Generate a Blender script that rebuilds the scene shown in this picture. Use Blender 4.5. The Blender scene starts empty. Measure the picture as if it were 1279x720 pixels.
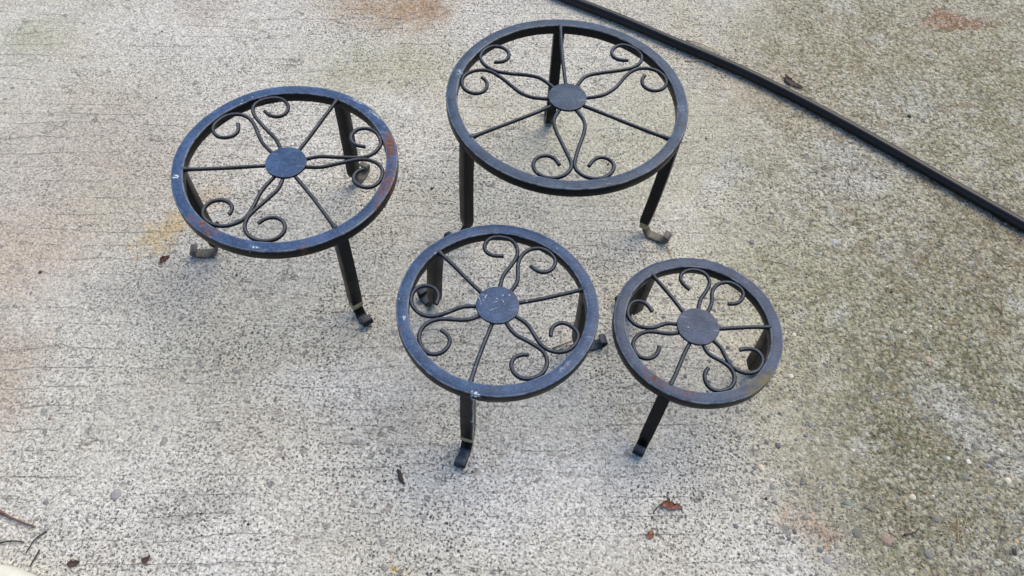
import bpy, bmesh, math, random
from mathutils import Vector, Matrix, noise as mnoise
random.seed(7)
C = bpy.context.scene.collection
S = bpy.context.scene

# ------------------------------------------------------------------ camera
CAM_F,CAM_PITCH,CAM_ROLL,CAM_H = 979.48,0.982659,0.073333,0.85822
cam_d = bpy.data.cameras.new('camera'); cam = bpy.data.objects.new('camera', cam_d); C.objects.link(cam)
_c, _s = math.cos(CAM_PITCH), math.sin(CAM_PITCH)
_f = Vector((0, _c, -_s)); _u = Vector((0, _s, _c)); _r = Vector((1, 0, 0))
_r2 = math.cos(CAM_ROLL)*_r + math.sin(CAM_ROLL)*_u
_u2 = -math.sin(CAM_ROLL)*_r + math.cos(CAM_ROLL)*_u
M = Matrix((_r2, _u2, -_f)).transposed().to_4x4(); M.translation = (0, 0, CAM_H)
cam.matrix_world = M
cam_d.sensor_width = 36; cam_d.lens = 36*CAM_F/1279
cam_d.clip_start = .02; cam_d.clip_end = 200
cam_d.dof.use_dof = True; cam_d.dof.focus_distance = .86; cam_d.dof.aperture_fstop = 15
S.camera = cam

# ------------------------------------------------------------------ light
SUN_EL, SUN_AZ = math.radians(58), math.radians(35)      # azimuth clockwise from +Y
w = bpy.data.worlds.new('World'); S.world = w; w.use_nodes = True
nt = w.node_tree; bg = nt.nodes['Background']
sky = nt.nodes.new('ShaderNodeTexSky'); sky.sky_type = 'NISHITA'; sky.sun_disc = False
sky.sun_elevation = SUN_EL; sky.sun_rotation = SUN_AZ; sky.air_density = 1.0; sky.dust_density = 1.2; sky.ozone_density = 1.0
nt.links.new(sky.outputs[0], bg.inputs[0]); bg.inputs[1].default_value = .125
sd = bpy.data.lights.new('sun', 'SUN'); so = bpy.data.objects.new('sun', sd); C.objects.link(so)
sd.energy = 1.5; sd.angle = math.radians(48); sd.color = (1, .84, .58)
sdir = Vector((math.sin(SUN_AZ)*math.cos(SUN_EL), math.cos(SUN_AZ)*math.cos(SUN_EL), math.sin(SUN_EL)))
so.rotation_euler = sdir.to_track_quat('Z', 'Y').to_euler()
so.location = sdir*5
S.view_settings.view_transform = 'Standard'; S.view_settings.look = 'None'
S.view_settings.exposure = .96; S.view_settings.gamma = 1

# ------------------------------------------------------------------ node helper
class NB:
    def __init__(s, name, spec=.5):
        s.m = bpy.data.materials.new(name); s.m.use_nodes = True
        s.t = s.m.node_tree; s.t.nodes.clear()
        s.b = s.t.nodes.new('ShaderNodeBsdfPrincipled'); o = s.t.nodes.new('ShaderNodeOutputMaterial')
        s.t.links.new(s.b.outputs[0], o.inputs[0]); s.b.inputs['Specular IOR Level'].default_value = spec
        tc = s.t.nodes.new('ShaderNodeTexCoord'); s.P = tc.outputs['Object']
    def plug(s, i, v):
        if isinstance(v, bpy.types.NodeSocket): s.t.links.new(v, i)
        elif isinstance(v, (tuple, list)) and i.type == 'RGBA' and len(v) == 3: i.default_value = (*v, 1)
        else: i.default_value = v
    def set(s, name, v): s.plug(s.b.inputs[name], v)
    def math(s, op, a, b=0., clamp=False):
        n = s.t.nodes.new('ShaderNodeMath'); n.operation = op; n.use_clamp = clamp
        s.plug(n.inputs[0], a); s.plug(n.inputs[1], b); return n.outputs[0]
    def vmath(s, op, a, b=(0, 0, 0)):
        n = s.t.nodes.new('ShaderNodeVectorMath'); n.operation = op
        s.plug(n.inputs[0], a); s.plug(n.inputs[1], b)
        return n.outputs['Value'] if op in ('LENGTH', 'DISTANCE', 'DOT_PRODUCT') else n.outputs[0]
    def noise(s, scale, detail=2., rough=.5, vec=None, col=False, dist=0.):
        n = s.t.nodes.new('ShaderNodeTexNoise'); s.plug(n.inputs['Vector'], vec if vec is not None else s.P)
        n.inputs['Scale'].default_value = scale; n.inputs['Detail'].default_value = detail
        n.inputs['Roughness'].default_value = rough; n.inputs['Distortion'].default_value = dist
        return n.outputs['Color' if col else 'Fac']
    def voro(s, scale, vec=None, feat='F1', out='Distance'):
        n = s.t.nodes.new('ShaderNodeTexVoronoi'); n.feature = feat; s.plug(n.inputs['Vector'], vec if vec is not None else s.P)
        n.inputs['Scale'].default_value = scale; return n.outputs[out]
    def ss(s, v, a, b, lo=0., hi=1.):                       # smoothstep a..b -> lo..hi
        n = s.t.nodes.new('ShaderNodeMapRange'); n.interpolation_type = 'SMOOTHSTEP'
        s.plug(n.inputs[0], v)
        for i, q in ((1, a), (2, b), (3, lo), (4, hi)): s.plug(n.inputs[i], q)
        return n.outputs[0]
    def mix(s, f, a, b, mode='MIX'):
        n = s.t.nodes.new('ShaderNodeMix'); n.data_type = 'RGBA'; n.blend_type = mode
        s.plug(n.inputs[0], f); s.plug(n.inputs[6], a); s.plug(n.inputs[7], b); return n.outputs[2]
    def ramp(s, v, stops):
        n = s.t.nodes.new('ShaderNodeValToRGB'); s.plug(n.inputs[0], v); e = n.color_ramp.elements
        while len(e) < len(stops): e.new(.5)
        for el, (p, c) in zip(e, stops): el.position = p; el.color = (*c, 1)
        return n.outputs[0]
    def mapping(s, vec, sc=(1, 1, 1), rot=(0, 0, 0), loc=(0, 0, 0)):
        n = s.t.nodes.new('ShaderNodeMapping'); s.plug(n.inputs[0], vec)
        n.inputs['Location'].default_value = loc; n.inputs['Rotation'].default_value = rot; n.inputs['Scale'].default_value = sc
        return n.outputs[0]
    def bump(s, h, strength, dist):
        n = s.t.nodes.new('ShaderNodeBump'); s.plug(n.inputs['Height'], h)
        n.inputs['Strength'].default_value = strength; n.inputs['Distance'].default_value = dist
        s.set('Normal', n.outputs[0])
    def blob(s, warped, x, y, rx, ry, ang=0., soft=.6, z=0.):    # 1 inside an uneven ellipse, 0 outside
        v = s.mapping(warped, sc=(1, 1, 1), loc=(-x, -y, -z))
        v = s.mapping(v, rot=(0, 0, -ang)); v = s.vmath('MULTIPLY', v, (1/rx, 1/ry, 0))
        return s.ss(s.vmath('LENGTH', v), 1-soft, 1+soft, 1., 0.)

# ------------------------------------------------------------------ materials
def mat_concrete():
    n = NB('weathered_concrete', .25); P = n.P
    big = n.noise(3.2, 4, .6); mid = n.noise(13, 4, .65); small = n.noise(55, 3, .6)
    wcol = n.noise(22, 4, .65, col=True)
    warp = n.vmath('ADD', P, n.vmath('MULTIPLY', n.vmath('SUBTRACT', wcol, (.5, .5, .5)), (.10, .10, 0)))
    warp2 = n.vmath('ADD', warp, n.vmath('MULTIPLY', n.vmath('SUBTRACT', n.noise(75, 4, .7, col=True), (.5, .5, .5)), (.05, .05, 0)))
    # paste colour: pale cool grey against warmer beige
    col = n.ramp(big, [(.34, (.50, .468, .375)), (.5, (.57, .55, .487)), (.64, (.62, .608, .575))])
    col = n.mix(n.ss(mid, .38, .66, 0., .55), col, n.ramp(small, [(.3, (.38, .365, .30)), (.7, (.60, .588, .515))]))
    # where the paste has worn off: right hand side, coarser and mossy
    sep = n.t.nodes.new('ShaderNodeSeparateXYZ'); n.plug(sep.inputs[0], warp)
    nb = n.noise(5, 3, .6)
    edge = n.math('ADD', sep.outputs[0], n.math('MULTIPLY', n.math('SUBTRACT', nb, .5), .22))
    edge = n.math('SUBTRACT', edge, n.math('MULTIPLY', n.math('POWER', n.math('SUBTRACT', .75, sep.outputs[1], ), 2.), .25))
    worn = n.ss(edge, .22, .46)
    tan = n.ramp(n.noise(14, 5, .75), [(.36, (.26, .24, .135)), (.5, (.45, .42, .295)), (.64, (.62, .595, .50))])
    col = n.mix(n.math('MULTIPLY', worn, .85), col, tan)
    def stain(c, x, y, rx, ry, ang, amt, soft=.6, grain=.5):
        nonlocal col
        k = n.math('MULTIPLY', n.blob(warp2, x, y, rx, ry, ang, soft), amt)
        k = n.math('MULTIPLY', k, n.ss(n.math('ADD', n.math('MULTIPLY', n.noise(150, 2, .6), .6), n.math('MULTIPLY', n.noise(38, 4, .7), .4)), .5-.2*grain, .5+.10*grain, 1-.9*grain, 1.))
        col = n.mix(k, col, c)
    for a in STAINS: stain(*a)
    # broom strokes: thin uneven grooves running across
    bp = n.mapping(warp, rot=(0, 0, math.radians(-4.5)))
    wob = n.math('MULTIPLY', n.noise(1., 3, .6, vec=n.mapping(P, sc=(2.2, 9, 1))), 2.6)
    sb = n.t.nodes.new('ShaderNodeSeparateXYZ'); n.plug(sb.inputs[0], n.mapping(P, rot=(0, 0, math.radians(-4.5))))
    ln = n.math('FRACT', n.math('ADD', n.math('MULTIPLY', n.math('ADD', sb.outputs[1], n.math('MULTIPLY', n.math('SUBTRACT', n.noise(90, 3, .6), .5), .006)), 38.), wob))
    bp2 = n.mapping(n.vmath('ADD', P, n.vmath('MULTIPLY', n.vmath('SUBTRACT', wcol, (.5, .5, .5)), (.01, .012, 0))), rot=(0, 0, math.radians(-4.5)), sc=(3.2, 48, 1))
    gr = n.noise(1., 2, .5, vec=bp2)
    gl = n.ss(n.math('ABSOLUTE', n.math('SUBTRACT', ln, .5)), .010, .042, 1., 0.)
    gm = n.math('MULTIPLY', gl, n.ss(n.math('ADD', n.math('MULTIPLY', n.noise(8, 3, .65), .55), n.math('MULTIPLY', n.noise(120, 3, .7), .45)), .47, .57))
    gm = n.math('MULTIPLY', gm, n.math('SUBTRACT', 1., n.math('MULTIPLY', worn, .9)))
    cw = n.vmath('ADD', P, n.vmath('MULTIPLY', n.vmath('SUBTRACT', n.noise(60, 3, .7, col=True), (.5, .5, .5)), (.03, .03, 0)))
    ck = n.ss(n.voro(34, vec=cw, feat='DISTANCE_TO_EDGE'), .008, .03, 1., 0.)
    ck = n.math('MULTIPLY', ck, n.math('MULTIPLY', n.ss(n.noise(18, 3, .6), .52, .64), n.math('SUBTRACT', 1., worn)))
    fine = n.noise(1., 2, .6, vec=n.mapping(P, rot=(0, 0, math.radians(-4.5)), sc=(70, 330, 1)))
    # sand grains, and dark pores: shade of the pits painted in with dirt
    cw2 = n.vmath('ADD', P, n.vmath('MULTIPLY', n.vmath('SUBTRACT', n.noise(330, 2, .6, col=True), (.5, .5, .5)), (.005, .005, 0)))
    g1 = n.voro(430, out='Color'); sg = n.t.nodes.new('ShaderNodeSeparateColor'); n.plug(sg.inputs[0], g1)
    grain = sg.outputs[0]; tint = sg.outputs[1]
    s1 = n.noise(300, 2.5, .62); s2 = n.noise(520, 1.5, .5)
    coarse = n.noise(150, 3, .7)
    sp = n.math('ADD', n.math('MULTIPLY', s1, .7), n.math('MULTIPLY', s2, .3))
    spw = n.math('ADD', n.math('MULTIPLY', sp, .55), n.math('MULTIPLY', coarse, .45))
    mixv = n.math('ADD', n.math('MULTIPLY', sp, n.math('SUBTRACT', 1., worn)), n.math('MULTIPLY', spw, worn))
    mixv = n.math('ADD', mixv, n.math('MULTIPLY', n.math('SUBTRACT', n.noise(30, 3, .6), .5), .07))
    pore = n.ss(mixv, .39, .465, 1., 0.)
    dv = n.t.nodes.new('ShaderNodeTexVoronoi'); n.plug(dv.inputs['Vector'], cw2); dv.inputs['Scale'].default_value = 270
    dc = n.t.nodes.new('ShaderNodeSeparateColor'); n.plug(dc.inputs[0], dv.outputs['Color'])
    dens = n.math('MULTIPLY', n.ss(n.noise(24, 4, .7), .3, .7, .38, .72), n.math('SUBTRACT', 1., n.math('MULTIPLY', worn, .45)))
    dr = n.math('MULTIPLY', n.ss(dc.outputs[0], n.math('SUBTRACT', 1., dens), 1.05), .46)
    dots = n.ss(n.math('SUBTRACT', dr, dv.outputs['Distance']), -.02, .10)
    pore = n.math('MAXIMUM', n.math('MULTIPLY', pore, .8), n.math('MULTIPLY', dots, n.math('ADD', .6, n.math('MULTIPLY', dc.outputs[1], .5)), clamp=True))
    sepP = n.t.nodes.new('ShaderNodeSeparateXYZ'); n.plug(sepP.inputs[0], warp)
    calm = n.math('MULTIPLY', n.ss(n.noise(6, 4, .65, vec=n.mapping(P, loc=(7, 2, 0))), .36, .60, .45, 1.), n.ss(sepP.outputs[0], -.75, -.30, .55, 1.))
    pore = n.math('MULTIPLY', pore, n.math('MAXIMUM', calm, worn))
    light = n.ss(mixv, .53, .66)
    val = n.math('ADD', .72, n.math('MULTIPLY', grain, .46))
    val = n.math('ADD', val, n.math('MULTIPLY', light, .34))
    col = n.mix(1., col, n.mix(0., val, val), 'MULTIPLY')
    cg = n.voro(165, vec=cw2)
    cvc = n.voro(165, vec=cw2, out='Color'); cs = n.t.nodes.new('ShaderNodeSeparateColor'); n.plug(cs.inputs[0], cvc)
    agg = n.ramp(cs.outputs[0], [(0., (.13, .13, .125)), (.25, (.29, .275, .21)), (.5, (.45, .42, .30)), (.72, (.55, .52, .42)), (.9, (.62, .60, .53)), (1., (.34, .24, .16))])
    col = n.mix(n.math('MULTIPLY', worn, n.ss(cg, .35, .62, .5, .1)), col, agg)
    col = n.mix(n.math('MULTIPLY', worn, n.ss(cg, .52, .80, 0., .58)), col, (.075, .072, .045))  # shade in the valleys between coarse grains painted dark
    pat = n.noise(17, 5, .72); pat2 = n.noise(26, 4, .7, vec=n.mapping(P, loc=(3, 5, 0)))
    col = n.mix(n.math('MULTIPLY', worn, n.ss(pat, .55, .66, 0., .42)), col, (.60, .595, .56))
    col = n.mix(n.math('MULTIPLY', worn, n.ss(pat2, .54, .64, 0., .45)), col, (.25, .20, .12))
    # odd coloured grains
    col = n.mix(n.math('MULTIPLY', n.ss(tint, .86, .9), .5), col, n.ramp(sg.outputs[2], [(0., (.16, .16, .17)), (.35, (.30, .20, .14)), (.6, (.20, .22, .24)), (.8, (.55, .50, .40))]))
    col = n.mix(n.math('MULTIPLY', pore, .97), col, (.042, .040, .036))
    col = n.mix(n.math('MULTIPLY', n.ss(fine, .36, .44, 1., 0.), n.math('SUBTRACT', .27, n.math('MULTIPLY', worn, .25))), col, (.16, .152, .135))
    col = n.mix(n.math('MULTIPLY', n.math('MAXIMUM', n.math('MULTIPLY', gm, .42), ck), .66), col, (.10, .092, .08))
    # larger dark stones flush in the paste
    vd = n.t.nodes.new('ShaderNodeTexVoronoi'); n.plug(vd.inputs['Vector'], n.vmath('ADD', P, n.vmath('MULTIPLY', wcol, (.02, .02, 0)))); vd.inputs['Scale'].default_value = 75
    sv = n.t.nodes.new('ShaderNodeSeparateColor'); n.plug(sv.inputs[0], vd.outputs['Color'])
    rad = n.math('MULTIPLY', n.ss(sv.outputs[0], .62, 1.), .36)
    st = n.math('MULTIPLY', n.ss(n.math('SUBTRACT', rad, vd.outputs['Distance']), 0., .06), n.ss(sv.outputs[0], .62, .64))
    col = n.mix(n.math('MULTIPLY', st, .62), col, n.ramp(sv.outputs[1], [(0., (.12, .12, .125)), (.5, (.22, .215, .21)), (.8, (.30, .25, .21)), (1., (.36, .35, .33))]))
    n.set('Base Color', col); n.set('Roughness', .93)
    h = n.math('SUBTRACT', n.math('ADD', n.math('MULTIPLY', grain, .35), n.math('MULTIPLY', light, .4)), n.math('ADD', pore, n.math('MULTIPLY', gm, 1.)))
    hw = n.math('MULTIPLY', n.math('ADD', n.math('MULTIPLY', coarse, 2.6), n.math('MULTIPLY', n.math('SUBTRACT', .6, cg), 1.6)), worn)
    n.bump(n.math('ADD', h, hw), .85, .0022)
    return n.m

# colour, x, y, rx, ry, angle, amount, softness, graininess
STAINS = [
 ((.32, .345, .20), -.80, .99, .05, .04, .5, .55, .95, .9),
 ((.30, .30, .15), .15, .86, .16, .10, .3, .45, .9, .85),
 ((.30, .30, .15), .36, .64, .10, .09, .3, .55, .9, .85),
 ((.34, .34, .18), -.24, .97, .12, .05, .2, .45, .9, .8),
 ((.40, .35, .22), .55, 1.12, .25, .10, .2, .55, .9, .8),
 ((.54, .36, .13), -.44, .67, .05, .025, .9, .40, .6, .6),
 ((.40, .285, .185), -.25, 1.135, .10, .06, 0., .85, .8, .75),
 ((.34, .20, .115), -.185, 1.134, .035, .04, 0., .8, .8, .8),
 ((.46, .36, .29), -.55, 1.09, .05, .05, 0., .35, .7, .4),
 ((.50, .35, .12), -.1025, .203, .006, .009, .4, .9, .5, .4),
 ((.36, .25, .18), .442, .300, .022, .022, .3, .45, .8, .8),
 ((.44, .35, .26), -.665, .56, .09, .08, .1, .75, .8, .4),
 ((.40, .33, .26), -.60, .39, .05, .07, .1, .75, .8, .4),
 ((.42, .37, .31), -.62, .74, .20, .13, .1, .65, .8, .3),
 ((.34, .33, .31), -.45, .53, .12, .035, .1, .4, .8, .5),
 ((.32, .31, .29), -.32, .26, .05, .022, .5, .5, .8, .6),
 ((.36, .34, .30), -.18, .37, .12, .03, .1, .35, .8, .6),
 ((.66, .67, .69), .02, .30, .14, .06, .1, .45, .8, .3),
 ((.64, .65, .67), -.20, .41, .07, .03, .1, .35, .8, .3),
 ((.62, .63, .64), .62, .985, .05, .06, .1, .35, .8, .8),
 ((.60, .61, .61), .50, .83, .075, .06, .2, .45, .7, .6),
 ((.60, .61, .62), .30, .80, .04, .02, .2, .35, .6, .4),
 ((.44, .35, .24), .40, .99, .10, .09, .1, .4, .8, .5),
 ((.19, .19, .075), .60, .57, .16, .12, .2, .70, .95, .9),
 ((.145, .145, .065), .49, .40, .14, .11, .4, .80, .95, .9),
 ((.27, .26, .135), .80, .98, .18, .16, .4, .5, .9, .85),
 ((.22, .18, .10), .64, .69, .13, .08, .4, .65, .9, .8),
 ((.58, .58, .58), .57, .42, .035, .07, .6, .5, .6, .6),
 ((.55, .55, .55), .56, .25, .06, .03, .3, .5, .6, .6),
 ((.17, .16, .09), .53, .29, .13, .06, .1, .55, .95, .9),
 ((.24, .29, .12), .432, .262, .010, .008, .3, .6, .6, .7),
 ((.50, .35, .15), -.477, .617, .037, .020, .75, .72, .6, .7),
 ((.34, .165, .085), .745, 1.203, .056, .020, .05, 1., .4, .2),
 ((.38, .20, .11), .765, 1.215, .022, .012, .05, .7, .5, .3),
 ((.40, .24, .14), .347, .286, .02, .022, .3, .5, .8, .8),
 ((.36, .20, .12), .368, .272, .012, .006, .2, .6, .6, .7),
]

def mat_paint(name, spots=(), worn=.5, sky_tint=(.05, .085, .165), lo=.55, edge=True):  # worn: strength of the sky sheen painted on tops
    n = NB(name, .16); P = n.P
    a = n.noise(28, 4, .65); b = n.noise(240, 3, .6); c = n.noise(9, 3, .6)
    col = n.ramp(b, [(.3, (.0022, .0025, .0032)), (.7, (.0055, .006, .0075))])
    geo = n.t.nodes.new('ShaderNodeNewGeometry'); sx = n.t.nodes.new('ShaderNodeSeparateXYZ'); n.plug(sx.inputs[0], geo.outputs['True Normal'])
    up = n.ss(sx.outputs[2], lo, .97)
    sheen = n.math('MULTIPLY', up, n.ss(n.math('ADD', n.math('MULTIPLY', a, .7), n.math('MULTIPLY', b, .3)), .30, .72, .75*worn, worn))  # blue sky reflection painted on upward faces, broken up like a dusty film
    col = n.mix(sheen, col, n.mix(n.ss(n.math('ADD', n.math('MULTIPLY', n.noise(45, 4, .7), .45), n.math('MULTIPLY', n.noise(420, 3, .7), .55)), .40, .62), tuple(q*.68 for q in sky_tint), tuple(q*1.25 for q in sky_tint)))
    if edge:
        ed = n.math('MULTIPLY', n.ss(sx.outputs[2], .25, .45), n.ss(sx.outputs[2], .90, .96, 1., 0.))  # edge highlight painted on the bevels as patchy worn grey
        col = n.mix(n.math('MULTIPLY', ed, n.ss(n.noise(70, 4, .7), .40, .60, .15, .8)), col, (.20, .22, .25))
    # scuffs along the top and grey scratches
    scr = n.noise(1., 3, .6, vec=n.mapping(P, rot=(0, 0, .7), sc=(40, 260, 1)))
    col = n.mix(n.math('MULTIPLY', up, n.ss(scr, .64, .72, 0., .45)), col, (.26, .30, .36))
    fl = n.voro(95); fv = n.voro(95, out='Color'); fs = n.t.nodes.new('ShaderNodeSeparateColor'); n.plug(fs.inputs[0], fv)
    fleck = n.math('MULTIPLY', n.ss(fl, .05, .11, 1., 0.), n.ss(fs.outputs[0], .80, .84))
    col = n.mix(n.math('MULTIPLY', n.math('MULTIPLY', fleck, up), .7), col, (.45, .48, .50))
    rust = n.math('MULTIPLY', n.ss(n.noise(60, 5, .7), .62, .70), n.ss(c, .5, .66))
    rc = n.ramp(n.noise(300, 3, .6), [(.35, (.06, .022, .011)), (.65, (.21, .09, .045))])
    col = n.mix(n.math('MULTIPLY', rust, .75), col, rc)
    rough = n.ss(a, .3, .7, .30, .52)
    wp = n.vmath('ADD', P, n.vmath('MULTIPLY', n.vmath('SUBTRACT', n.noise(90, 4, .7, col=True), (.5, .5, .5)), (.016, .016, 0)))
    rsum = rust
    for (kind, x, y, rx, ry, ang, amt) in spots:
        k = n.math('MULTIPLY', n.blob(wp, x, y, rx, ry, ang, .45), amt)
        if kind == 'scratch': k = n.math('MULTIPLY', n.blob(P, x, y, rx, ry, ang, .45), amt); c2 = (.42, .47, .52)
        elif kind == 'rust':
            k = n.math('MULTIPLY', k, n.ss(n.noise(150, 5, .75), .44, .58)); c2 = rc
        elif kind == 'white': c2 = (.55, .62, .70); k = n.math('MULTIPLY', k, n.ss(n.noise(330, 3, .6), .42, .54))
        else: c2 = (.16, .135, .07); k = n.math('MULTIPLY', k, n.ss(n.noise(120, 3, .6), .3, .6))
        if kind == 'scratch': k = n.math('MULTIPLY', k, n.ss(n.noise(400, 2, .6), .4, .5))
        col = n.mix(k, col, c2); rsum = n.math('MAXIMUM', rsum, k)
    n.set('Base Color', col)
    n.set('Roughness', n.math('ADD', rough, n.math('MULTIPLY', rsum, .35), clamp=True))
    n.bump(n.math('ADD', n.math('MULTIPLY', b, .5), n.math('MULTIPLY', a, 1.5)), .25, .0006)
    return n.m

def mat_simple(name, stops, scale=60, rough=.6, bump=.2, dist=.001, spec=.4):
    n = NB(name, spec); v = n.noise(scale, 4, .65)
    n.set('Base Color', n.ramp(v, stops)); n.set('Roughness', rough)
    n.bump(n.noise(scale*3, 3, .6), bump, dist); return n.m

def mat_attr(name, rough=.75):
    n = NB(name, .3); a = n.t.nodes.new('ShaderNodeAttribute'); a.attribute_name = 'tint'
    v = n.noise(500, 3, .6)
    n.set('Base Color', n.mix(1., a.outputs['Color'], n.ramp(v, [(.3, (.7, .7, .7)), (.7, (1.1, 1.1, 1.1))]), 'MULTIPLY'))
    n.set('Roughness', rough); n.bump(v, .3, .0005); return n.m

# ------------------------------------------------------------------ mesh helpers
def link(name, me, m, parent=None, loc=None):
    o = bpy.data.objects.new(name, me); C.objects.link(o)
    if m and not me.materials: me.materials.append(m)
    if parent: o.parent = parent
    if loc: o.location = loc
    return o
def mesh(name, v, f, smooth=True, sharp=None):
    me = bpy.data.meshes.new(name); me.from_pydata(v, [], f); me.update()
    bm = bmesh.new(); bm.from_mesh(me); bmesh.ops.recalc_face_normals(bm, faces=bm.faces); bm.to_mesh(me); bm.free()
    for p in me.polygons: p.use_smooth = smooth
    if sharp is not None: me.set_sharp_from_angle(angle=math.radians(sharp))
    return me
def catmull(pts, n=6):
    P = [Vector(p) for p in pts]; P = [2*P[0]-P[1]] + P + [2*P[-1]-P[-2]]; o = []
    for i in range(1, len(P)-2):
        a, b, c, d = P[i-1:i+3]
        for k in range(n):
            t = k/n
            o.append(.5*((2*b)+(c-a)*t+(2*a-5*b+4*c-d)*t*t+(3*b-a-3*c+d)*t**3))
    o.append(P[-2]); return o
def smooth_line(pts, it=4):
    P = list(pts)
    for _ in range(it):
        P = [P[0]] + [(P[i-1]+2*P[i]+P[i+1])/4 for i in range(1, len(P)-1)] + [P[-1]]
    return P
def resample(pts, step):
    L = [0]
    for a, b in zip(pts, pts[1:]): L.append(L[-1]+(b-a).length)
    n = max(2, int(L[-1]/step)); o = []; j = 0
    for k in range(n+1):
        s = L[-1]*k/n
        while j < len(L)-2 and L[j+1] < s: j += 1
        t = (s-L[j])/max(1e-9, L[j+1]-L[j]); o.append(pts[j].lerp(pts[j+1], min(1, t)))
    return o
def tube(pts, rad, seg=10, cap=True, flat=1.):
    """round bar along a polyline; rad is a number or a function of 0..1"""
    v, f = [], []; N = len(pts); up = Vector((0, 0, 1))
    for i, p in enumerate(pts):
        t = (pts[min(i+1, N-1)]-pts[max(i-1, 0)]).normalized()
        a = t.cross(up); a = a.normalized() if a.length > 1e-4 else Vector((1, 0, 0)); b = a.cross(t).normalized()
        r = rad(i/(N-1)) if callable(rad) else rad
        for k in range(seg):
            q = 2*math.pi*k/seg; v.append(p+a*math.cos(q)*r+b*math.sin(q)*r*flat)
    for i in range(N-1):
        for k in range(seg):
            k2 = (k+1) % seg; f.append((i*seg+k, i*seg+k2, (i+1)*seg+k2, (i+1)*seg+k))
    if cap: f.append(tuple(range(seg))); f.append(tuple((N-1)*seg+k for k in range(seg)))
    return v, f
def sweep(path, frames, prof):
    v, f = [], []; n = len(prof)
    for p, (a, b) in zip(path, frames):
        for (x, y) in prof: v.append(p+a*x+b*y)
    for i in range(len(path)-1):
        for k in range(n):
            k2 = (k+1) % n; f.append((i*n+k, i*n+k2, (i+1)*n+k2, (i+1)*n+k))
    f.append(tuple(range(n))); f.append(tuple((len(path)-1)*n+k for k in range(n))); return v, f
def bevel_rect(hx, hy, b):
    return [(hx-b, -hy), (hx-.3*b, -hy+.3*b), (hx, -hy+b), (hx, hy-b), (hx-.3*b, hy-.3*b), (hx-b, hy), (-hx+b, hy), (-hx+.3*b, hy-.3*b), (-hx, hy-b), (-hx, -hy+b), (-hx+.3*b, -hy+.3*b), (-hx+b, -hy)]
def nz(x, y, z, s): return mnoise.noise(Vector((x*s, y*s, z*s)))
def tag(o, label, cat, group=None):
    o['label'] = label; o['category'] = cat
    if group: o['group'] = group
    return o

# ------------------------------------------------------------------ the setting
M_con = mat_concrete()
slab = link('ground', mesh('ground', [(-15, -15, 0), (15, -15, 0), (15, 15, 0), (-15, 15, 0)], [(0, 1, 2, 3)], False), M_con)
slab['kind'] = 'structure'; slab['label'] = 'weathered pale grey concrete ground with broom lines, moss tint and rust stains'

# pebbles showing through the worn concrete
M_peb = mat_attr('river_pebble')
PEB_COL = [(.20, .20, .21), (.15, .155, .165), (.27, .265, .25), (.36, .34, .30), (.26, .21, .18), (.33, .25, .21), (.42, .39, .32), (.22, .235, .25), (.13, .13, .135), (.50, .47, .40)]
_ico = bmesh.new(); bmesh.ops.create_icosphere(_ico, subdivisions=2, radius=1); _ico.verts.ensure_lookup_table()
ICO_V = [v.co.copy() for v in _ico.verts]; ICO_F = [tuple(v.index for v in f.verts) for f in _ico.faces]; _ico.free()
_ico = bmesh.new(); bmesh.ops.create_icosphere(_ico, subdivisions=1, radius=1); _ico.verts.ensure_lookup_table()
LOW_V = [v.co.copy() for v in _ico.verts]; LOW_F = [tuple(v.index for v in f.verts) for f in _ico.faces]; _ico.free()
def stone(r, rnd, verts, z=.30):
    a = rnd.uniform(0, 6.28); e = rnd.uniform(.68, 1.); sd = rnd.uniform(0, 50); o = []
    for c in verts:
        k = 1+.40*mnoise.noise(c*1.3+Vector((sd, 0, 0)))
        x, y = c.x*r*k, c.y*r*e*k
        o.append(Vector((x*math.cos(a)-y*math.sin(a), x*math.sin(a)+y*math.cos(a), c.z*r*z*k)))
    return o
def tint(me, cols):
    at = me.attributes.new('tint', 'FLOAT_COLOR', 'FACE')
    for i, c in enumerate(cols): at.data[i].color = (*c, 1)

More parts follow.
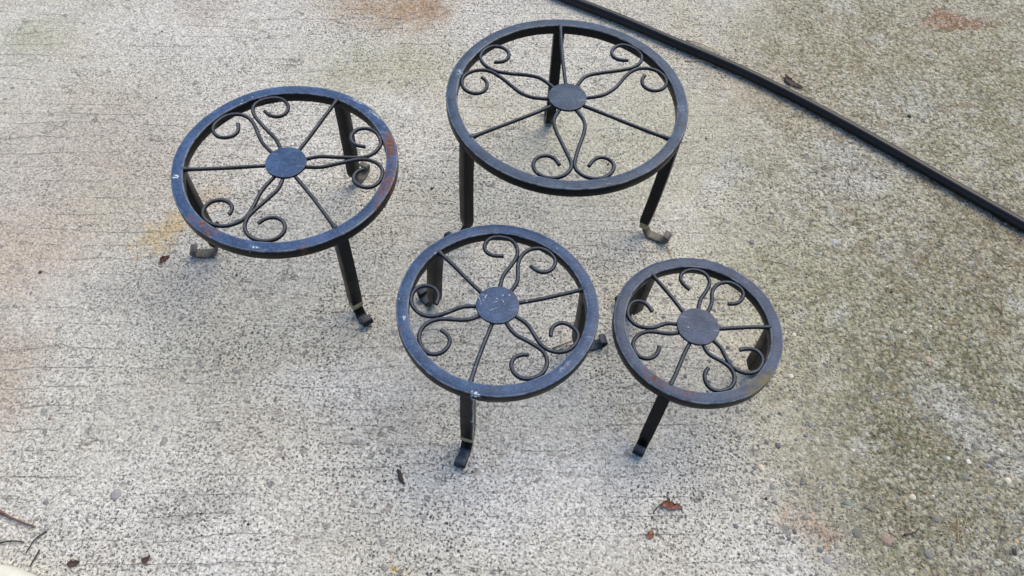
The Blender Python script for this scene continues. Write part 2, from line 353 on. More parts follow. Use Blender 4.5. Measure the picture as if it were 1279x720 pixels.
# measured layout: centre, radius, ring height, spoke angle and the bent-rod lines (mm) of each stand
STANDS = {
 'A': dict(x=-0.27394, y=0.61337, R=0.12955, h=0.16771, spin=1.22355, scrolls=[
   [(-11.9,25.8),(-18.9,35.9),(-32.9,49.5),(-49.1,66.5),(-59.1,79.3),(-60.5,93.2),(-53.2,103.9),(-41.8,108.7),(-28.7,106.1),(-18.4,95.8),(-17.1,85.4),(-21.9,76.2),(-31.3,74.2),(-39.6,77.8),(-45.2,83.2)],
   [(-25.0,15.7),(-33.8,27.8),(-43.9,45.0),(-54.3,62.5),(-63.9,71.8),(-75.8,75.1),(-89.4,70.9),(-97.9,61.5),(-100.4,51.0),(-96.1,39.7),(-88.1,33.9),(-78.5,33.9),(-71.2,38.3),(-67.6,46.0),(-71.5,58.4)],
   [(22.3,10.8),(30.9,14.9),(48.5,16.0),(67.4,16.9),(86.0,18.7),(97.0,24.7),(104.4,38.5),(104.8,48.4),(97.3,61.1),(85.4,66.6),(73.5,64.7),(66.7,54.6),(67.7,44.7),(74.4,37.7),(86.7,36.7)],
   [(24.1,-3.9),(37.8,-1.9),(53.1,4.3),(68.5,10.6),(84.1,16.3),(98.5,15.2),(110.5,6.8),(114.7,-5.3),(111.0,-19.6),(100.7,-27.3),(88.7,-24.8),(81.7,-17.9),(80.8,-8.7),(84.8,-2.0),(91.4,0.8)],
   [(-10.9,-19.8),(-18.6,-41.2),(-21.1,-59.3),(-25.3,-78.6),(-29.1,-86.1),(-39.2,-94.1),(-51.7,-97.3),(-64.9,-93.7),(-73.7,-86.0),(-76.8,-76.3),(-73.7,-65.8),(-64.0,-59.9),(-53.5,-60.9),(-45.7,-67.5),(-44.3,-74.6),(-46.3,-80.0)],
   [(1.3,-22.6),(0.6,-34.9),(-5.7,-47.5),(-13.7,-61.6),(-23.4,-77.6),(-26.2,-88.7),(-24.1,-99.7),(-15.5,-109.5),(-3.6,-113.1),(9.1,-111.4),(17.4,-104.2),(19.7,-92.9),(14.9,-83.4),(6.2,-79.4),(-2.6,-80.2),(-8.1,-85.0),(-11.5,-89.6)],
 ]),
 'B': dict(x=0.05094, y=0.73802, R=0.15000, h=0.18569, spin=1.66240, scrolls=[
   [(-18.8,22.5),(-28.4,29.3),(-39.4,36.0),(-55.8,38.2),(-74.7,38.2),(-93.8,41.3),(-106.8,50.7),(-114.2,64.1),(-113.0,76.7),(-105.4,85.0),(-94.5,88.3),(-83.2,85.0),(-76.5,75.3),(-77.7,64.9),(-84.2,58.4),(-95.0,56.9)],
   [(-23.2,-2.9),(-37.8,-2.5),(-51.2,1.0),(-62.1,7.5),(-76.4,22.2),(-90.6,34.4),(-103.3,41.0),(-118.0,38.6),(-129.4,30.3),(-133.0,18.1),(-129.6,4.9),(-119.6,-2.8),(-109.1,-2.5),(-101.7,4.0),(-100.0,15.8),(-103.2,23.2),(-108.1,27.4)],
   [(12.8,27.8),(18.6,38.3),(28.0,46.1),(44.3,52.2),(63.5,57.9),(82.8,65.3),(92.7,75.7),(96.4,87.3),(93.4,99.5),(83.8,109.0),(69.8,110.0),(59.9,103.4),(55.6,92.0),(58.3,83.1),(66.5,78.6),(77.6,79.8)],
   [(25.6,4.1),(38.9,7.4),(52.2,16.5),(63.1,29.3),(72.8,48.1),(84.1,61.3),(96.5,66.8),(110.2,65.4),(120.8,57.3),(126.3,45.9),(123.9,35.0),(115.4,26.3),(103.3,25.8),(94.9,33.5),(93.9,44.4),(98.3,52.8)],
   [(-9.0,-21.2),(-14.3,-33.6),(-15.3,-44.5),(-11.8,-58.5),(-4.2,-77.0),(3.9,-98.1),(7.8,-107.8),(6.8,-117.8),(-0.4,-127.4),(-11.3,-133.0),(-24.8,-131.7),(-34.9,-123.6),(-37.4,-112.2),(-33.4,-101.8),(-23.6,-97.1),(-13.6,-99.1),(-6.5,-110.8)],
   [(12.7,-19.7),(19.4,-31.9),(22.9,-44.2),(21.0,-60.5),(16.1,-78.4),(12.6,-95.9),(10.3,-107.5),(12.9,-117.2),(21.6,-125.5),(33.9,-128.9),(47.4,-125.3),(55.7,-114.7),(57.5,-104.5),(52.6,-96.6),(43.9,-93.1),(35.1,-96.0),(27.7,-109.1)],
 ]),
 'C': dict(x=-0.01418, y=0.45529, R=0.11001, h=0.14124, spin=2.39552, scrolls=[
   [(-0.7,25.8),(1.8,36.1),(7.3,48.2),(15.0,62.0),(18.0,72.9),(15.9,83.4),(8.8,92.3),(-2.4,96.7),(-13.1,93.8),(-20.1,85.5),(-21.2,77.3),(-17.9,70.9),(-10.0,66.8),(2.2,68.0)],
   [(16.4,21.0),(19.0,30.0),(19.8,41.6),(18.6,54.4),(20.2,65.1),(25.0,74.8),(34.4,81.9),(46.3,82.7),(56.3,77.7),(61.5,67.5),(60.1,58.2),(55.0,51.2),(47.7,48.5),(39.0,51.6),(33.4,57.6)],
   [(-23.8,-1.8),(-34.6,-3.2),(-42.5,-6.3),(-54.1,-13.3),(-65.7,-18.6),(-77.9,-19.0),(-87.8,-12.6),(-94.2,-3.5),(-95.6,7.4),(-91.4,15.3),(-82.7,20.5),(-74.3,19.8),(-67.5,14.9),(-64.6,7.7),(-66.5,-3.0)],
   [(-19.8,-15.2),(-25.1,-18.0),(-35.0,-20.5),(-49.2,-20.8),(-59.3,-21.0),(-69.1,-24.2),(-77.3,-31.9),(-80.5,-42.7),(-78.5,-54.0),(-74.6,-61.6),(-68.3,-64.7),(-60.3,-65.2),(-51.9,-61.1),(-46.9,-52.0),(-46.7,-44.5),(-50.2,-40.1),(-57.8,-35.0)],
   [(20.4,-11.7),(28.8,-15.8),(36.3,-23.4),(42.9,-34.6),(49.3,-44.4),(57.5,-49.9),(67.5,-51.8),(77.4,-49.1),(85.3,-42.7),(89.1,-33.0),(88.7,-27.2),(82.9,-19.4),(72.6,-14.4),(63.5,-17.1),(59.0,-25.0),(58.9,-32.7)],
   [(11.8,-20.8),(15.2,-27.6),(22.8,-35.1),(33.1,-40.0),(43.4,-46.0),(51.6,-51.3),(56.3,-60.8),(55.9,-70.9),(51.8,-81.3),(43.2,-86.8),(32.5,-86.1),(23.5,-81.4),(18.6,-72.0),(20.4,-62.9),(27.0,-57.9),(36.9,-57.0)],
 ]),
 'D': dict(x=0.21047, y=0.46333, R=0.09501, h=0.11425, spin=2.18189, scrolls=[
   [(1.2,27.5),(4.6,35.5),(12.0,47.4),(17.5,56.9),(19.1,65.1),(16.0,74.1),(7.8,80.4),(-2.8,80.6),(-11.8,75.1),(-16.1,66.6),(-13.7,58.8),(-5.3,50.8)],
   [(17.6,22.3),(19.4,33.5),(19.4,45.8),(22.0,53.9),(27.3,61.2),(38.2,66.1),(49.5,64.4),(56.4,57.0),(57.3,48.0),(51.7,38.5),(44.8,35.1),(37.3,35.1)],
   [(-24.2,5.8),(-32.5,4.0),(-41.0,-0.6),(-51.2,-4.7),(-63.1,-4.6),(-73.0,0.5),(-78.6,9.7),(-79.6,18.3),(-75.1,26.4),(-66.7,30.4),(-58.3,28.9),(-52.9,22.8),(-50.4,16.9)],
   [(-22.3,-10.0),(-30.5,-10.7),(-41.4,-9.5),(-54.1,-8.9),(-64.2,-12.5),(-71.7,-20.5),(-74.3,-30.0),(-72.1,-38.0),(-66.9,-42.6),(-58.1,-44.7),(-49.9,-41.6),(-45.2,-34.7),(-44.0,-27.4)],
   [(19.0,-15.9),(23.1,-20.8),(26.9,-29.3),(29.7,-37.4),(33.5,-45.2),(40.0,-50.6),(50.4,-53.1),(61.3,-50.8),(68.4,-43.3),(70.1,-36.1),(68.7,-29.3),(65.2,-24.5),(57.4,-21.4),(45.3,-24.7)],
   [(4.0,-23.4),(7.9,-30.3),(14.7,-35.4),(23.3,-40.0),(30.8,-45.4),(36.2,-53.9),(35.5,-64.8),(30.0,-73.0),(19.9,-78.2),(11.3,-77.0),(4.9,-70.2),(2.9,-61.6),(4.7,-54.5),(8.5,-50.2)],
 ]),
}
rnd = random.Random(3)
gv, gf, gc = [], [], []
def add_gravel(x, y, r, col, low=True):
    V, F = (LOW_V, LOW_F) if low else (ICO_V, ICO_F)
    b = len(gv); dz = -r*.5*rnd.uniform(.15, .8)
    gv.extend(v+Vector((x, y, dz)) for v in stone(r, rnd, V, .5))
    gf.extend(tuple(i+b for i in f) for f in F); gc.extend([col]*len(F))
TANS = [(.44, .41, .31), (.36, .33, .24), (.52, .49, .40), (.30, .28, .22), (.40, .39, .36), (.58, .55, .46), (.25, .24, .22)]
n_try = 0
while n_try < 46000:
    n_try += 1
    x, y = rnd.uniform(-1.05, 1.15), rnd.uniform(.08, 1.5)
    e = x+.22*nz(x, y, 3, 5)-.25*(.75-y)**2
    d = min(1, max(0, (e-.20)/.22))
    if y > .85: d *= .55
    p = .012+.85*d*(.6+.9*nz(x, y, 0, 6))
    if rnd.random() > p: continue
    r = .0011*math.exp(rnd.gauss(.30, .42)); r = min(r, .0046)
    if d < .3: r = min(r, .0024)
    c = rnd.choice(TANS if rnd.random() < .72 else PEB_COL); k = rnd.uniform(.75, 1.2)
    add_gravel(x, y, r, tuple(min(.62, q*k) for q in c))
for k in range(700):
    y = rnd.uniform(.18, .62); x = .20+.25*(.75-y)**2+rnd.gauss(.07, .05)
    add_gravel(x, y, min(.0045, .0016*math.exp(rnd.gauss(.2, .4))), rnd.choice([(.13, .135, .14), (.18, .18, .18), (.22, .215, .20), (.16, .17, .18), (.28, .25, .21)]))
me = mesh('gravel', gv, gf, True); tint(me, gc)
g = link('exposed_gravel', me, M_peb); g['kind'] = 'stuff'; g['label'] = 'small mixed pebbles showing through the worn concrete'

NAMED = [  # x, y, radius mm, colour
 (.3542,.4715,3.6,(.62,.60,.50)),(.3667,.5326,3.2,(.66,.60,.42)),(.5911,.3554,4.5,(.66,.60,.44)),(.4737,.3266,4.2,(.58,.52,.40)),
 (.5505,.3748,3.8,(.70,.68,.60)),(.5803,.2845,3.2,(.62,.38,.10)),(.5739,.2718,4.4,(.035,.037,.045)),(.4021,.2813,7.6,(.17,.175,.185)),
 (.4337,.2748,7.2,(.33,.22,.17)),(.4771,.2631,6.6,(.20,.20,.225)),(.3973,.3144,5.2,(.20,.27,.26)),(.5341,.5103,5.,(.46,.32,.24)),
 (.5961,.5401,4.2,(.17,.22,.27)),(.2687,.3103,5.6,(.33,.31,.27)),(.3031,.3489,5.,(.62,.53,.38)),(-.3675,.4275,5.2,(.38,.33,.29)),
 (-.324,.4213,4.2,(.24,.24,.24)),(-.4163,.2626,7.2,(.30,.30,.315)),(-.4881,.2483,4.2,(.20,.20,.21)),(.5633,.3324,4.2,(.24,.25,.28)),
 (.3629,.2481,5.8,(.30,.30,.30)),(.541,.3564,5.2,(.19,.20,.23)),(.4925,.5409,4.2,(.24,.26,.29)),(.3507,.3633,4.4,(.23,.25,.28)),
 (.3133,.3268,4.2,(.24,.25,.25)),(.5229,.3776,4.6,(.22,.25,.29)),(.4341,.5517,3.8,(.25,.28,.31)),(.321,.2349,5.,(.28,.26,.25)),
 (.4447,.6899,6.,(.42,.42,.42)),(.4956,.3034,5.4,(.19,.19,.21)),(-.1271,.3362,3.6,(.22,.22,.225)),(-.1142,.3362,3.4,(.26,.26,.265)),
 (-.1128,.2057,4.4,(.26,.26,.26)),(.2926,.4554,5.,(.32,.31,.29))]
for x, y, r, c in NAMED:
    m_ = sum(c)/3; c = tuple(q*.68+m_*w_*.32 for q, w_ in zip(c, (1.05, 1., .90)))
    c = (c[0]*.95, c[1]*.95, c[2]*(.95 if c[2] < c[0] else .80))
    me = mesh('pebble', stone(r*.001*.98, rnd, ICO_V, .28), ICO_F, True); tint(me, [c]*len(ICO_F))
    link('pebble', me, M_peb, slab, (x, y, -.0004))

# ------------------------------------------------------------------ the four plant stands
BAR = .0138        # bar width seen from above
THK = .0144
ROD = .00235
M_tip = mat_simple('bare_foot_metal', [(.3, (.03, .03, .032)), (.55, (.10, .09, .075)), (.75, (.17, .13, .09))], 120, .5)
M_cap = mat_simple('dried_tan_sealant', [(.3, (.16, .13, .075)), (.7, (.33, .28, .17))], 200, .7)
M_rod = {'A': mat_paint('bent_rod_paint_rusty', [], .9, (.085, .092, .105), .62, False), 'B': mat_paint('bent_rod_paint', [], .9, (.070, .084, .108), .62, False)}  # rod tops get a paler painted highlight for a rounded look
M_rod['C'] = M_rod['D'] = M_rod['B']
PAINTS = {
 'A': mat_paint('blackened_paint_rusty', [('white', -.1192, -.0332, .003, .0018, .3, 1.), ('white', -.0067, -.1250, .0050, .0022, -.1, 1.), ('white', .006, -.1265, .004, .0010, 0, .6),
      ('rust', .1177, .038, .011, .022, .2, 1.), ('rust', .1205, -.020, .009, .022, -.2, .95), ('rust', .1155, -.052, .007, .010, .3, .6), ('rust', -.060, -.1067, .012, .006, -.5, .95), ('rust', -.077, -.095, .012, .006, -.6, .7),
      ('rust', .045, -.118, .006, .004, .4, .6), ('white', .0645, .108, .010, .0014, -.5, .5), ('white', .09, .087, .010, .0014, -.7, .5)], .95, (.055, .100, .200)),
 'B': mat_paint('blackened_paint_grey_sheen', [('white', .1399, -.005, .004, .006, .2, .2), ('white', -.137, .03, .003, .004, .4, .5)], .9, (.064, .096, .150)),
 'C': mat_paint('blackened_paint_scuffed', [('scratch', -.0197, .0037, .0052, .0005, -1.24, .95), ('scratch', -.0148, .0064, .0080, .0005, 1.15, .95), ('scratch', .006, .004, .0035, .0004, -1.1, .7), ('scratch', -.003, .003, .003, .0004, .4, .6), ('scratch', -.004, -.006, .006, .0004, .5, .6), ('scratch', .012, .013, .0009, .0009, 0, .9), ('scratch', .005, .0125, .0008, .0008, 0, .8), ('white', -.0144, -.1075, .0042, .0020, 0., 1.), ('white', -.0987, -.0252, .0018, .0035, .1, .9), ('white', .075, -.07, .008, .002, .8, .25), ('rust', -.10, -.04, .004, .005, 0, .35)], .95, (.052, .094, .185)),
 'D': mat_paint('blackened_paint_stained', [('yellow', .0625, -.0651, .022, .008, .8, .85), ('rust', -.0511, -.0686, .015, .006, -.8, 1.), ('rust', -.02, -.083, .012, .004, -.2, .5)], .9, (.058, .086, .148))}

def ring_mesh(R, seed):
    prof = bevel_rect(BAR/2, THK/2, .0016); n = 144; v, f = [], []; m = len(prof)
    for i in range(n):
        a = 2*math.pi*i/n; wob = .0007*nz(math.cos(a), math.sin(a), seed, 1.7); wz = .0006*nz(math.cos(a), math.sin(a), seed+9, 1.5)
        for (x, z) in prof:
            r = R-BAR/2+x+wob+.00015*nz(math.cos(a)*R, math.sin(a)*R, z, 160)
            v.append(Vector((r*math.cos(a), r*math.sin(a), -THK/2+z+wz)))
    for i in range(n):
        i2 = (i+1) % n
        for k in range(m):
            k2 = (k+1) % m; f.append((i*m+k, i*m+k2, i2*m+k2, i2*m+k))
    return mesh('ring', v, f, True, 32)

def leg_mesh(top, bot, a):
    """square bar from under the ring to just above the foot, its end tapered"""
    u = Vector((math.cos(a), math.sin(a), 0)); t = Vector((-u.y, u.x, 0)); path, fr, scl = [], [], []
    pts = [(0, 1), (.3, 1), (.6, 1), (.85, 1), (.93, .98), (.97, .86), (1, .62)]
    v, f = [], []; prof = bevel_rect(.0071, .0071, .0012); n = len(prof)
    for s, k in pts:
        c = top.lerp(bot, s)+u*.0012*math.sin(s*math.pi)
        for (x, y) in prof: v.append(c+u*x*k+t*y*(k if k > .9 else .5+k*.5))
    for i in range(len(pts)-1):
        for k in range(n):
            k2 = (k+1) % n; f.append((i*n+k, i*n+k2, (i+1)*n+k2, (i+1)*n+k))
    f.append(tuple(range(n))); f.append(tuple((len(pts)-1)*n+k for k in range(n)))
    return mesh('leg', v, f, True, 30)

def foot_mesh(bot, a, reach, tip):
    """flat strip that leaves the leg, touches the ground and curls up at the end"""
    u = Vector((math.cos(a), math.sin(a), 0)); t = Vector((-u.y, u.x, 0)); Z = Vector((0, 0, 1))
    th = .0042; c0 = Vector((bot.x, bot.y, 0)); z0 = bot.z
    ctl = [(0, z0+.004), (.0012, z0-.004), (.005, z0*.42), (.011, th*.62), (.011+(reach-.011)*.42, th*.55), (.011+(reach-.011)*.78, th*.9), (reach*.98, tip*.45), (reach+.0012, tip*.84), (reach-.0016, tip*1.06), (reach-.0062, tip*1.04)]
    P = resample(smooth_line(catmull([c0+u*x+Z*z for x, z in ctl], 8), 2), .0015)
    zmin = min(p.z for p in P); P = [p+Z*(th*.5-zmin)*min(1, (z0+.004-p.z)/(z0*.6)) for p in P]
    fr = []
    for i in range(len(P)):
        d = (P[min(i+1, len(P)-1)]-P[max(i-1, 0)]).normalized(); fr.append((t, d.cross(t).normalized()))
    v, f = sweep(P, fr, bevel_rect(.0065, th/2, .0009))
    return mesh('foot', v, f, True, 35)

GROUP = 'nesting round metal plant stands on the concrete'
LEGS = {  # per leg: bottom radius minus R, foot reach, tip height, show sealant band, tip bare
 'A': [(-.008, .030, .015, 0, 1), (-.013, .034, .014, 0, 1), (-.006, .027, .013, 1, 0)],
 'B': [(-.018, .032, .014, 0, 0), (-.006, .030, .014, 0, 0), (-.014, .037, .015, 1, 1)],
 'C': [(.002, .026, .016, 0, 0), (-.005, .031, .010, 1, 0), (-.006, .036, .014, 0, 0)],
 'D': [(-.003, .030, .013, 0, 0), (.011, .017, .013, 0, 0), (-.006, .028, .013, 0, 1)]}
LAB = {'A': 'black wrought iron plant stand with rust patches on its ring, at the left',
       'B': 'widest and tallest black iron plant stand, nearest the black hose',
       'C': 'middle front black iron plant stand with a scuffed hub, left of the smallest one',
       'D': 'smallest black iron plant stand with a yellowish stain on its ring'}
for key in 'BACD':
    d = STANDS[key]; R, h, spin = d['R'], d['h'], d['spin']; P = PAINTS[key]
    e = bpy.data.objects.new('plant_stand', None); C.objects.link(e); e.location = (d['x'], d['y'], 0); e.empty_display_size = .05
    tag(e, LAB[key], 'plant stand', GROUP)
    sd = ord(key)*1.7
    rm = ring_mesh(R, sd)
    for v in rm.vertices: v.co.z += h
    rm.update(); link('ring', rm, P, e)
    # hub disc, slightly dished and not quite round
    n = 56; hr = .0237; v, f = [], []
    for (rr, z) in ((0, -.0004), (.5, -.0003), (.9, 0), (.985, -.0003), (1., -.0009), (1., -.0034), (.6, -.0036)):
        for i in range(n):
            a = 2*math.pi*i/n; q = hr*rr*(1+.012*nz(math.cos(a), math.sin(a), sd, 2.2))
            v.append(Vector((q*math.cos(a), q*math.sin(a), h+.0006+z)))
    for j in range(6):
        for i in range(n): i2 = (i+1) % n; f.append((j*n+i, j*n+i2, (j+1)*n+i2, (j+1)*n+i))
    f.append(tuple(6*n+i for i in range(n)))
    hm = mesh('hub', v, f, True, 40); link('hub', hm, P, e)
    for j in range(3):
        a = spin+j*2*math.pi/3; u = Vector((math.cos(a), math.sin(a), 0))
        p0 = u*.019+Vector((0, 0, h-.0052)); p1 = u*(R-BAR+.0018)+Vector((0, 0, h-.0028))
        pts = [p0.lerp(p1, k/10)+Vector((-u.y, u.x, 0))*.0006*math.sin(k*.5+j+sd) for k in range(11)]
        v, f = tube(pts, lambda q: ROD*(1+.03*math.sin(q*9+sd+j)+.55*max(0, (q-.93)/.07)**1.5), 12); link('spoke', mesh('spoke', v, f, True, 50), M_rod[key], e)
        bo, reach, tip, band, bare = LEGS[key][j]
        zb = .021 if h > .13 else .019
        top = u*(R-BAR/2)+Vector((0, 0, h-THK-.0006+.0016)); bot = u*(R+bo)+Vector((0, 0, zb))
        lg = link('leg', leg_mesh(top, bot, a), P, e)
        ft = link('foot', foot_mesh(bot+Vector((0, 0, .001)), a, reach, tip), M_tip if bare else M_rod[key], lg)
        if band:
            t = Vector((-u.y, u.x, 0)); prof = bevel_rect(.0074, .0078, .0022); v, f = [], []
            lev = ((.0062, .90), (.0040, 1.0), (-.0022, .98), (-.0050, .80)); ax = (bot-top).normalized()
            for dz, k in lev:
                for (x, y) in prof:
                    wv = 1+.10*nz(x*100, y*100, dz*500, 1.3)
                    v.append(bot-ax*dz+u*(x*k*wv*.8+.0012)+t*y*k*wv+Vector((0, 0, .0012*nz(x*90, y*90, 0, 1))))
            nn = len(prof)
            for i in range(3):
                for k in range(nn): k2 = (k+1) % nn; f.append((i*nn+k, i*nn+k2, (i+1)*nn+k2, (i+1)*nn+k))
            f.append(tuple(range(nn))); f.append(tuple(3*nn+k for k in range(nn)))
            link('sealant_band', mesh('sealant_band', v, f, True, 45), M_cap, lg)
    for i, pl in enumerate(d['scrolls']):
        zz = h-.0036
        pts = [Vector((x*.001, y*.001, zz)) for x, y in pl]
        d0 = pts[0].normalized(); pts[0] = Vector((d0.x*.0205, d0.y*.0205, h-.0050))
        # keep each curl inside the ring
        lim = R-BAR-ROD*.75
        for q in pts:
            r = math.hypot(q.x, q.y)
            if r > lim: q.x *= lim/r; q.y *= lim/r
        pts = smooth_line(resample(smooth_line(catmull(pts, 8), 10), .0022), 6)
        for k, q in enumerate(pts): q.z += .0009*nz(k*.03, i*3.1, sd, 1.)
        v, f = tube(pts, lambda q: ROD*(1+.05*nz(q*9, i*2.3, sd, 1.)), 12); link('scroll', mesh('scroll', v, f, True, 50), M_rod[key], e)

# ------------------------------------------------------------------ black hose
M_hose = mat_simple('black_rubber_hose', [(.3, (.0035, .004, .006)), (.7, (.007, .009, .013))], 40, .30, .08, .0005, .28)
HOSE = [(-.62, 1.50), (-.36, 1.39), (-.0991, 1.258), (-.0106, 1.2148), (.0637, 1.1737), (.1574, 1.1285), (.2367, 1.0830), (.3199, 1.0385), (.3962, .9903), (.4736, .9351), (.5652, .8631), (.6305, .8096), (.7202, .7374), (.8261, .6501), (.9041, .577), (1.10, .36), (1.25, .10), (1.36, -.25)]
pts = resample(smooth_line(catmull([(x, y, .0085) for x, y in HOSE], 8), 12), .012)
v, f = tube(pts, lambda q: .0083*(1+.02*math.sin(q*70)), 20)
tag(link('garden_hose', mesh('garden_hose', v, f, True, 60), M_hose), 'black rubber hose lying across the concrete behind the stands', 'hose')

# ------------------------------------------------------------------ off-white rounded tube end at the bottom left
M_white = mat_simple('offwhite_plastic', [(.3, (.50, .49, .43)), (.7, (.62, .61, .55))], 30, .5, .15, .001)
ax = Vector((1, -.12, 0)).normalized(); c0 = Vector((-.436, .1475, .022)); r = .022

def prof_r(t): return r*(1 if t < .9 else math.sqrt(max(.004, 1-((t-.9)/.1)**2)))
pts2 = [c0-ax*.5+ax*.5*t for t in [i/12*.9 for i in range(13)]+[.9+.1*math.sin(i/10*math.pi/2) for i in range(1, 11)]]
v, f = [], []; ts = [i/12*.9 for i in range(13)]+[.9+.1*math.sin(i/10*math.pi/2) for i in range(1, 11)]
sidev = Vector((-ax.y, ax.x, 0))
for p, t in zip(pts2, ts):
    for k in range(24):
        q = 2*math.pi*k/24; rr = prof_r(t); v.append(p+sidev*math.cos(q)*rr+Vector((0, 0, math.sin(q)*rr)))
for i in range(len(ts)-1):
    for k in range(24): k2 = (k+1) % 24; f.append((i*24+k, i*24+k2, (i+1)*24+k2, (i+1)*24+k))
f.append(tuple(range(24))); f.append(tuple((len(ts)-1)*24+k for k in range(24)))
tag(link('white_tube', mesh('white_tube', v, f, True, 60), M_white), 'off-white rounded tube end in the bottom left corner', 'tube')

# ------------------------------------------------------------------ litter
M_leafb = mat_simple('dry_brown_leaf', [(.36, (.07, .030, .020)), (.52, (.20, .08, .05)), (.66, (.36, .18, .12))], 330, .65, .3, .0006)
M_leafd = mat_simple('dark_dead_leaf', [(.3, (.030, .022, .018)), (.7, (.09, .055, .04))], 160, .7, .3, .0006)
M_bark = mat_simple('black_bark_sliver', [(.3, (.012, .011, .013)), (.7, (.035, .032, .033))], 200, .6, .3, .0005)
M_twig = mat_simple('reddish_twig', [(.3, (.085, .045, .035)), (.7, (.20, .11, .085))], 200, .7)
M_twigd = mat_simple('dark_twig', [(.3, (.022, .019, .016)), (.7, (.06, .05, .04))], 200, .7)
M_straw = mat_simple('dry_straw', [(.3, (.28, .20, .11)), (.7, (.45, .34, .20))], 200, .7)

def curled_leaf(name, at, length, width, ang, curl, m, label, seed=0, jag=.3, lift=.001, cat='leaf'):
    """thin leaf blade rolled about its long axis, with a toothed edge and real thickness"""
    nu, nv = 14, 9; g = []
    ca, sa = math.cos(ang), math.sin(ang)
    for i in range(nu):
        s = i/(nu-1); wd = width*(math.sin(math.pi*(.06+.90*s**.8))**.8)*(1+jag*nz(s*9, seed, 0, 1.3))
        for j in range(nv):
            q = (j/(nv-1)-.5); wj = wd*(1+jag*.5*nz(s*13, q*6, seed, 1.7))
            th_ = q*2*curl; rr = wj/(2*curl) if curl > .05 else 0
            y = math.sin(th_)*rr; z = (1-math.cos(th_))*rr+lift+length*.05*math.sin(s*3.+seed)**2+length*.04*nz(s*5, q*4, seed, 1.)+.0006*nz(s*12, q*9, seed, 1)
            x = (s-.5)*length+.12*length*q*math.sin(s*4+seed)
            g.append(Vector((x*ca-y*sa, x*sa+y*ca, z)))
    zmin = min(p.z for p in g); g = [p-Vector((0, 0, zmin-.0004)) for p in g]
    N = len(g); v = g+[p+Vector((0, 0, .00035)) for p in g]; f = []
    for i in range(nu-1):
        for j in range(nv-1):
            a, b, c, d_ = i*nv+j, i*nv+j+1, (i+1)*nv+j+1, (i+1)*nv+j
            f.append((a, b, c, d_)); f.append((N+a, N+b, N+c, N+d_))
    rim = [j for j in range(nv)]+[i*nv+nv-1 for i in range(1, nu)]+[(nu-1)*nv+j for j in range(nv-2, -1, -1)]+[i*nv for i in range(nu-2, 0, -1)]
    for a, b in zip(rim, rim[1:]+rim[:1]): f.append((a, b, N+b, N+a))
    o = link(name, mesh(name, v, f, True, 70), m, None, (at[0], at[1], 0)); tag(o, label, cat); return o
lf = curled_leaf('dead_leaf', (.1955, .2952), .023, .012, -.12, 1.25, M_leafb, 'curled reddish brown leaf with a thin stem, in front of the smallest stand', 2., .95)
pts = resample(smooth_line(catmull([(-.010, .001, .004), (-.014, -.0015, .003), (-.0185, -.006, .0012), (-.0205, -.0092, .0009)], 6), 2), .001)
v, f = tube(pts, lambda t: .00075*(1-.3*t), 6); link('stem', mesh('stem', v, f), M_twigd, lf)
curled_leaf('dead_leaf', (.1707, .2609), .010, .009, .9, 1.0, M_leafb, 'tiny crumpled brown leaf scrap below the curled leaf', 5., .5)
curled_leaf('dead_leaf', (-.459, .5763), .015, .013, .9, 2.2, M_leafb, 'rolled brown leaf scrap beside the orange stain', 7., .3)
curled_leaf('dead_leaf', (-.4103, .6386), .014, .010, .5, 1.2, M_leafd, 'dark leaf scrap under the ring of the rusty stand', 9., .5)
curled_leaf('dead_leaf', (.4303, 1.0083), .034, .012, -.6, .9, M_leafd, 'ragged dark brown leaf just behind the hose', 11., .7)
curled_leaf('dead_leaf', (.424, 1.022), .018, .006, 1.9, .9, M_leafd, 'narrow dark leaf shred touching the ragged leaf behind the hose', 13., .6)
curled_leaf('dead_leaf', (-.3617, .1967), .010, .007, .9, .9, M_leafd, 'dark brown leaf scrap at the bottom edge, farther right of the white tube', 15., .5)
curled_leaf('dead_leaf', (-.4345, .187), .012, .008, .3, .8, M_leafd, 'dark brown leaf scrap lying nearest the white tube', 17., .5)
# bark sliver
P0, P1 = Vector((-.1142, .3142, .0016)), Vector((-.1048, .2978, .0016))
pts = [P0.lerp(P1, k/14)+Vector((.0008*math.sin(k*.5), 0, .0005*math.sin(k*.9))) for k in range(15)]
v, f = tube(pts, lambda t: .0004+.0024*math.sin(math.pi*min(1, .08+t*.82))**1.2*(1+.15*math.sin(t*20)), 8, True, .55)
tag(link('bark_sliver', mesh('bark_sliver', v, f, True, 40), M_bark), 'thin black bark sliver in front of the middle stand', 'bark')

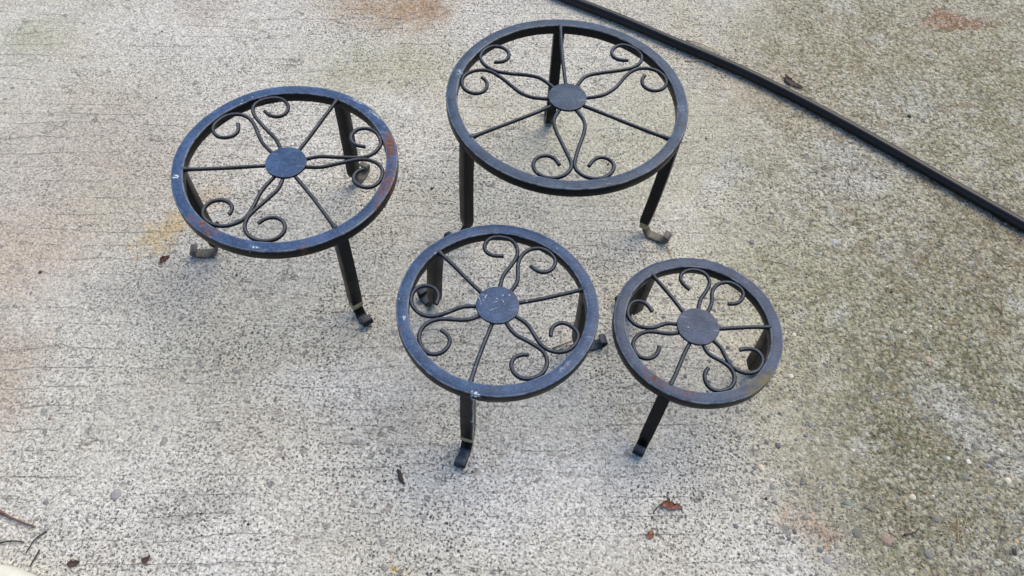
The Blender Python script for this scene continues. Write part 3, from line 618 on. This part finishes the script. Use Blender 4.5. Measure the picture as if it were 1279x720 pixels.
TW = [ # points, radius, material, label, category
 ([(.0561,.4853),(.0711,.4923),(.0831,.4992)], .0009, 'twigd', 'dark thin twig under the right side of the middle stand', 'twig'),
 ([(.0622,.4830),(.0771,.4905),(.0882,.495)], .0007, 'twigd', 'finer dark twig lying along the twig under the middle stand', 'twig'),
 ([(.6508,.5863),(.656,.6082),(.6681,.6313)], .0008, 'straw', 'pale curved stalk at the right edge over the mossy patch', 'stalk'),
 ([(.6501,.5875),(.6424,.602),(.6276,.6186)], .0008, 'twig', 'brown stalk meeting the pale curved stalk at the right edge', 'stalk'),
 ([(.513,.2797),(.5165,.296),(.5203,.3116)], .0007, 'straw', 'upright tan pine needle at the lower right', 'needle'),
 ([(.5158,.2834),(.5235,.296),(.5304,.3087)], .0007, 'straw', 'tan pine needle leaning right beside the upright needle', 'needle'),
 ([(.5094,.2829),(.5065,.2855),(.5044,.2879)], .0006, 'straw', 'short tan needle piece left of the two pine needles', 'needle'),
 ([(.262,1.0985),(.288,1.0885),(.3169,1.0700)], .0011, 'straw', 'dry straw stem lying along the far side of the hose', 'straw'),
 ([(.2566,1.0456),(.284,1.0475),(.304,1.040)], .0009, 'straw', 'dry straw stem on the near side of the hose', 'straw'),
 ([(.2086,.6598),(.2114,.6491),(.2151,.6359)], .0009, 'straw', 'short straw between the tall stand foot and the smallest stand', 'straw'),
 ([(-.5323,.2354),(-.5117,.2273),(-.4878,.2214)], .0016, 'twig', 'reddish brown twig at the left edge, lower corner', 'twig'),
 ([(-.4746,.2181),(-.4826,.2082),(-.4869,.1937)], .0011, 'twigd', 'dark slanted twig above the white tube', 'twig'),
 ([(-.4743,.1979),(-.4754,.188),(-.4777,.1813)], .0011, 'twigd', 'short dark twig touching the white tube', 'twig'),
 ([(-.5325,.1980),(-.5075,.2047),(-.4931,.2049)], .0012, 'twigd', 'dark level twig at the left edge above the white tube', 'twig'),
 ([(.3376,.647),(.356,.6446),(.373,.6408)], .0006, 'twig', 'thin brown twig on the concrete behind the smallest stand', 'twig'),
 ([(.4529,.2815),(.4642,.2841),(.472,.2909)], .0010, 'twigd', 'dull curved twig among the pebbles at the lower right', 'twig'),
 ([(.442,.721),(.4516,.7104),(.4604,.7026)], .0006, 'twigd', 'fine dark twig in the worn concrete right of the tall stand', 'twig')]
MT = {'twig': M_twig, 'twigd': M_twigd, 'straw': M_straw}
for pl, r, mk, lab, cat in TW:
    q = [Vector((x, y, r+.0004)) for x, y in pl]; q[1].z += .0015
    pts = resample(smooth_line(catmull(q, 8), 2), .002)
    for k, p in enumerate(pts): p.x += .0005*nz(k*.3, r*1e4, pl[0][0]*50, 1); p.y += .0005*nz(k*.3, 7, pl[0][1]*50, 1)
    v, f = tube(pts, lambda t: r*(1-.45*t), 6); tag(link(cat, mesh(cat, v, f), MT[mk]), lab, cat)

# loose grit and crumbs
rnd = random.Random(11); gv.clear(); gf.clear(); gc.clear()
for k in range(230):
    x, y = rnd.uniform(-.85, .95), rnd.uniform(.17, 1.3)
    b = len(gv); r = .0009*math.exp(rnd.gauss(.1, .45))
    gv.extend(v+Vector((x, y, r*.4)) for v in stone(r, rnd, LOW_V, .6)); gf.extend(tuple(i+b for i in f) for f in LOW_F)
    gc.extend([rnd.choice([(.03, .028, .026), (.06, .05, .04), (.10, .07, .05), (.14, .13, .12), (.20, .13, .08), (.05, .05, .055)])]*len(LOW_F))
me = mesh('grit', gv, gf, True); tint(me, gc)
g = link('loose_grit', me, M_peb); g['kind'] = 'stuff'; g['label'] = 'dark loose crumbs and grit scattered over the concrete'
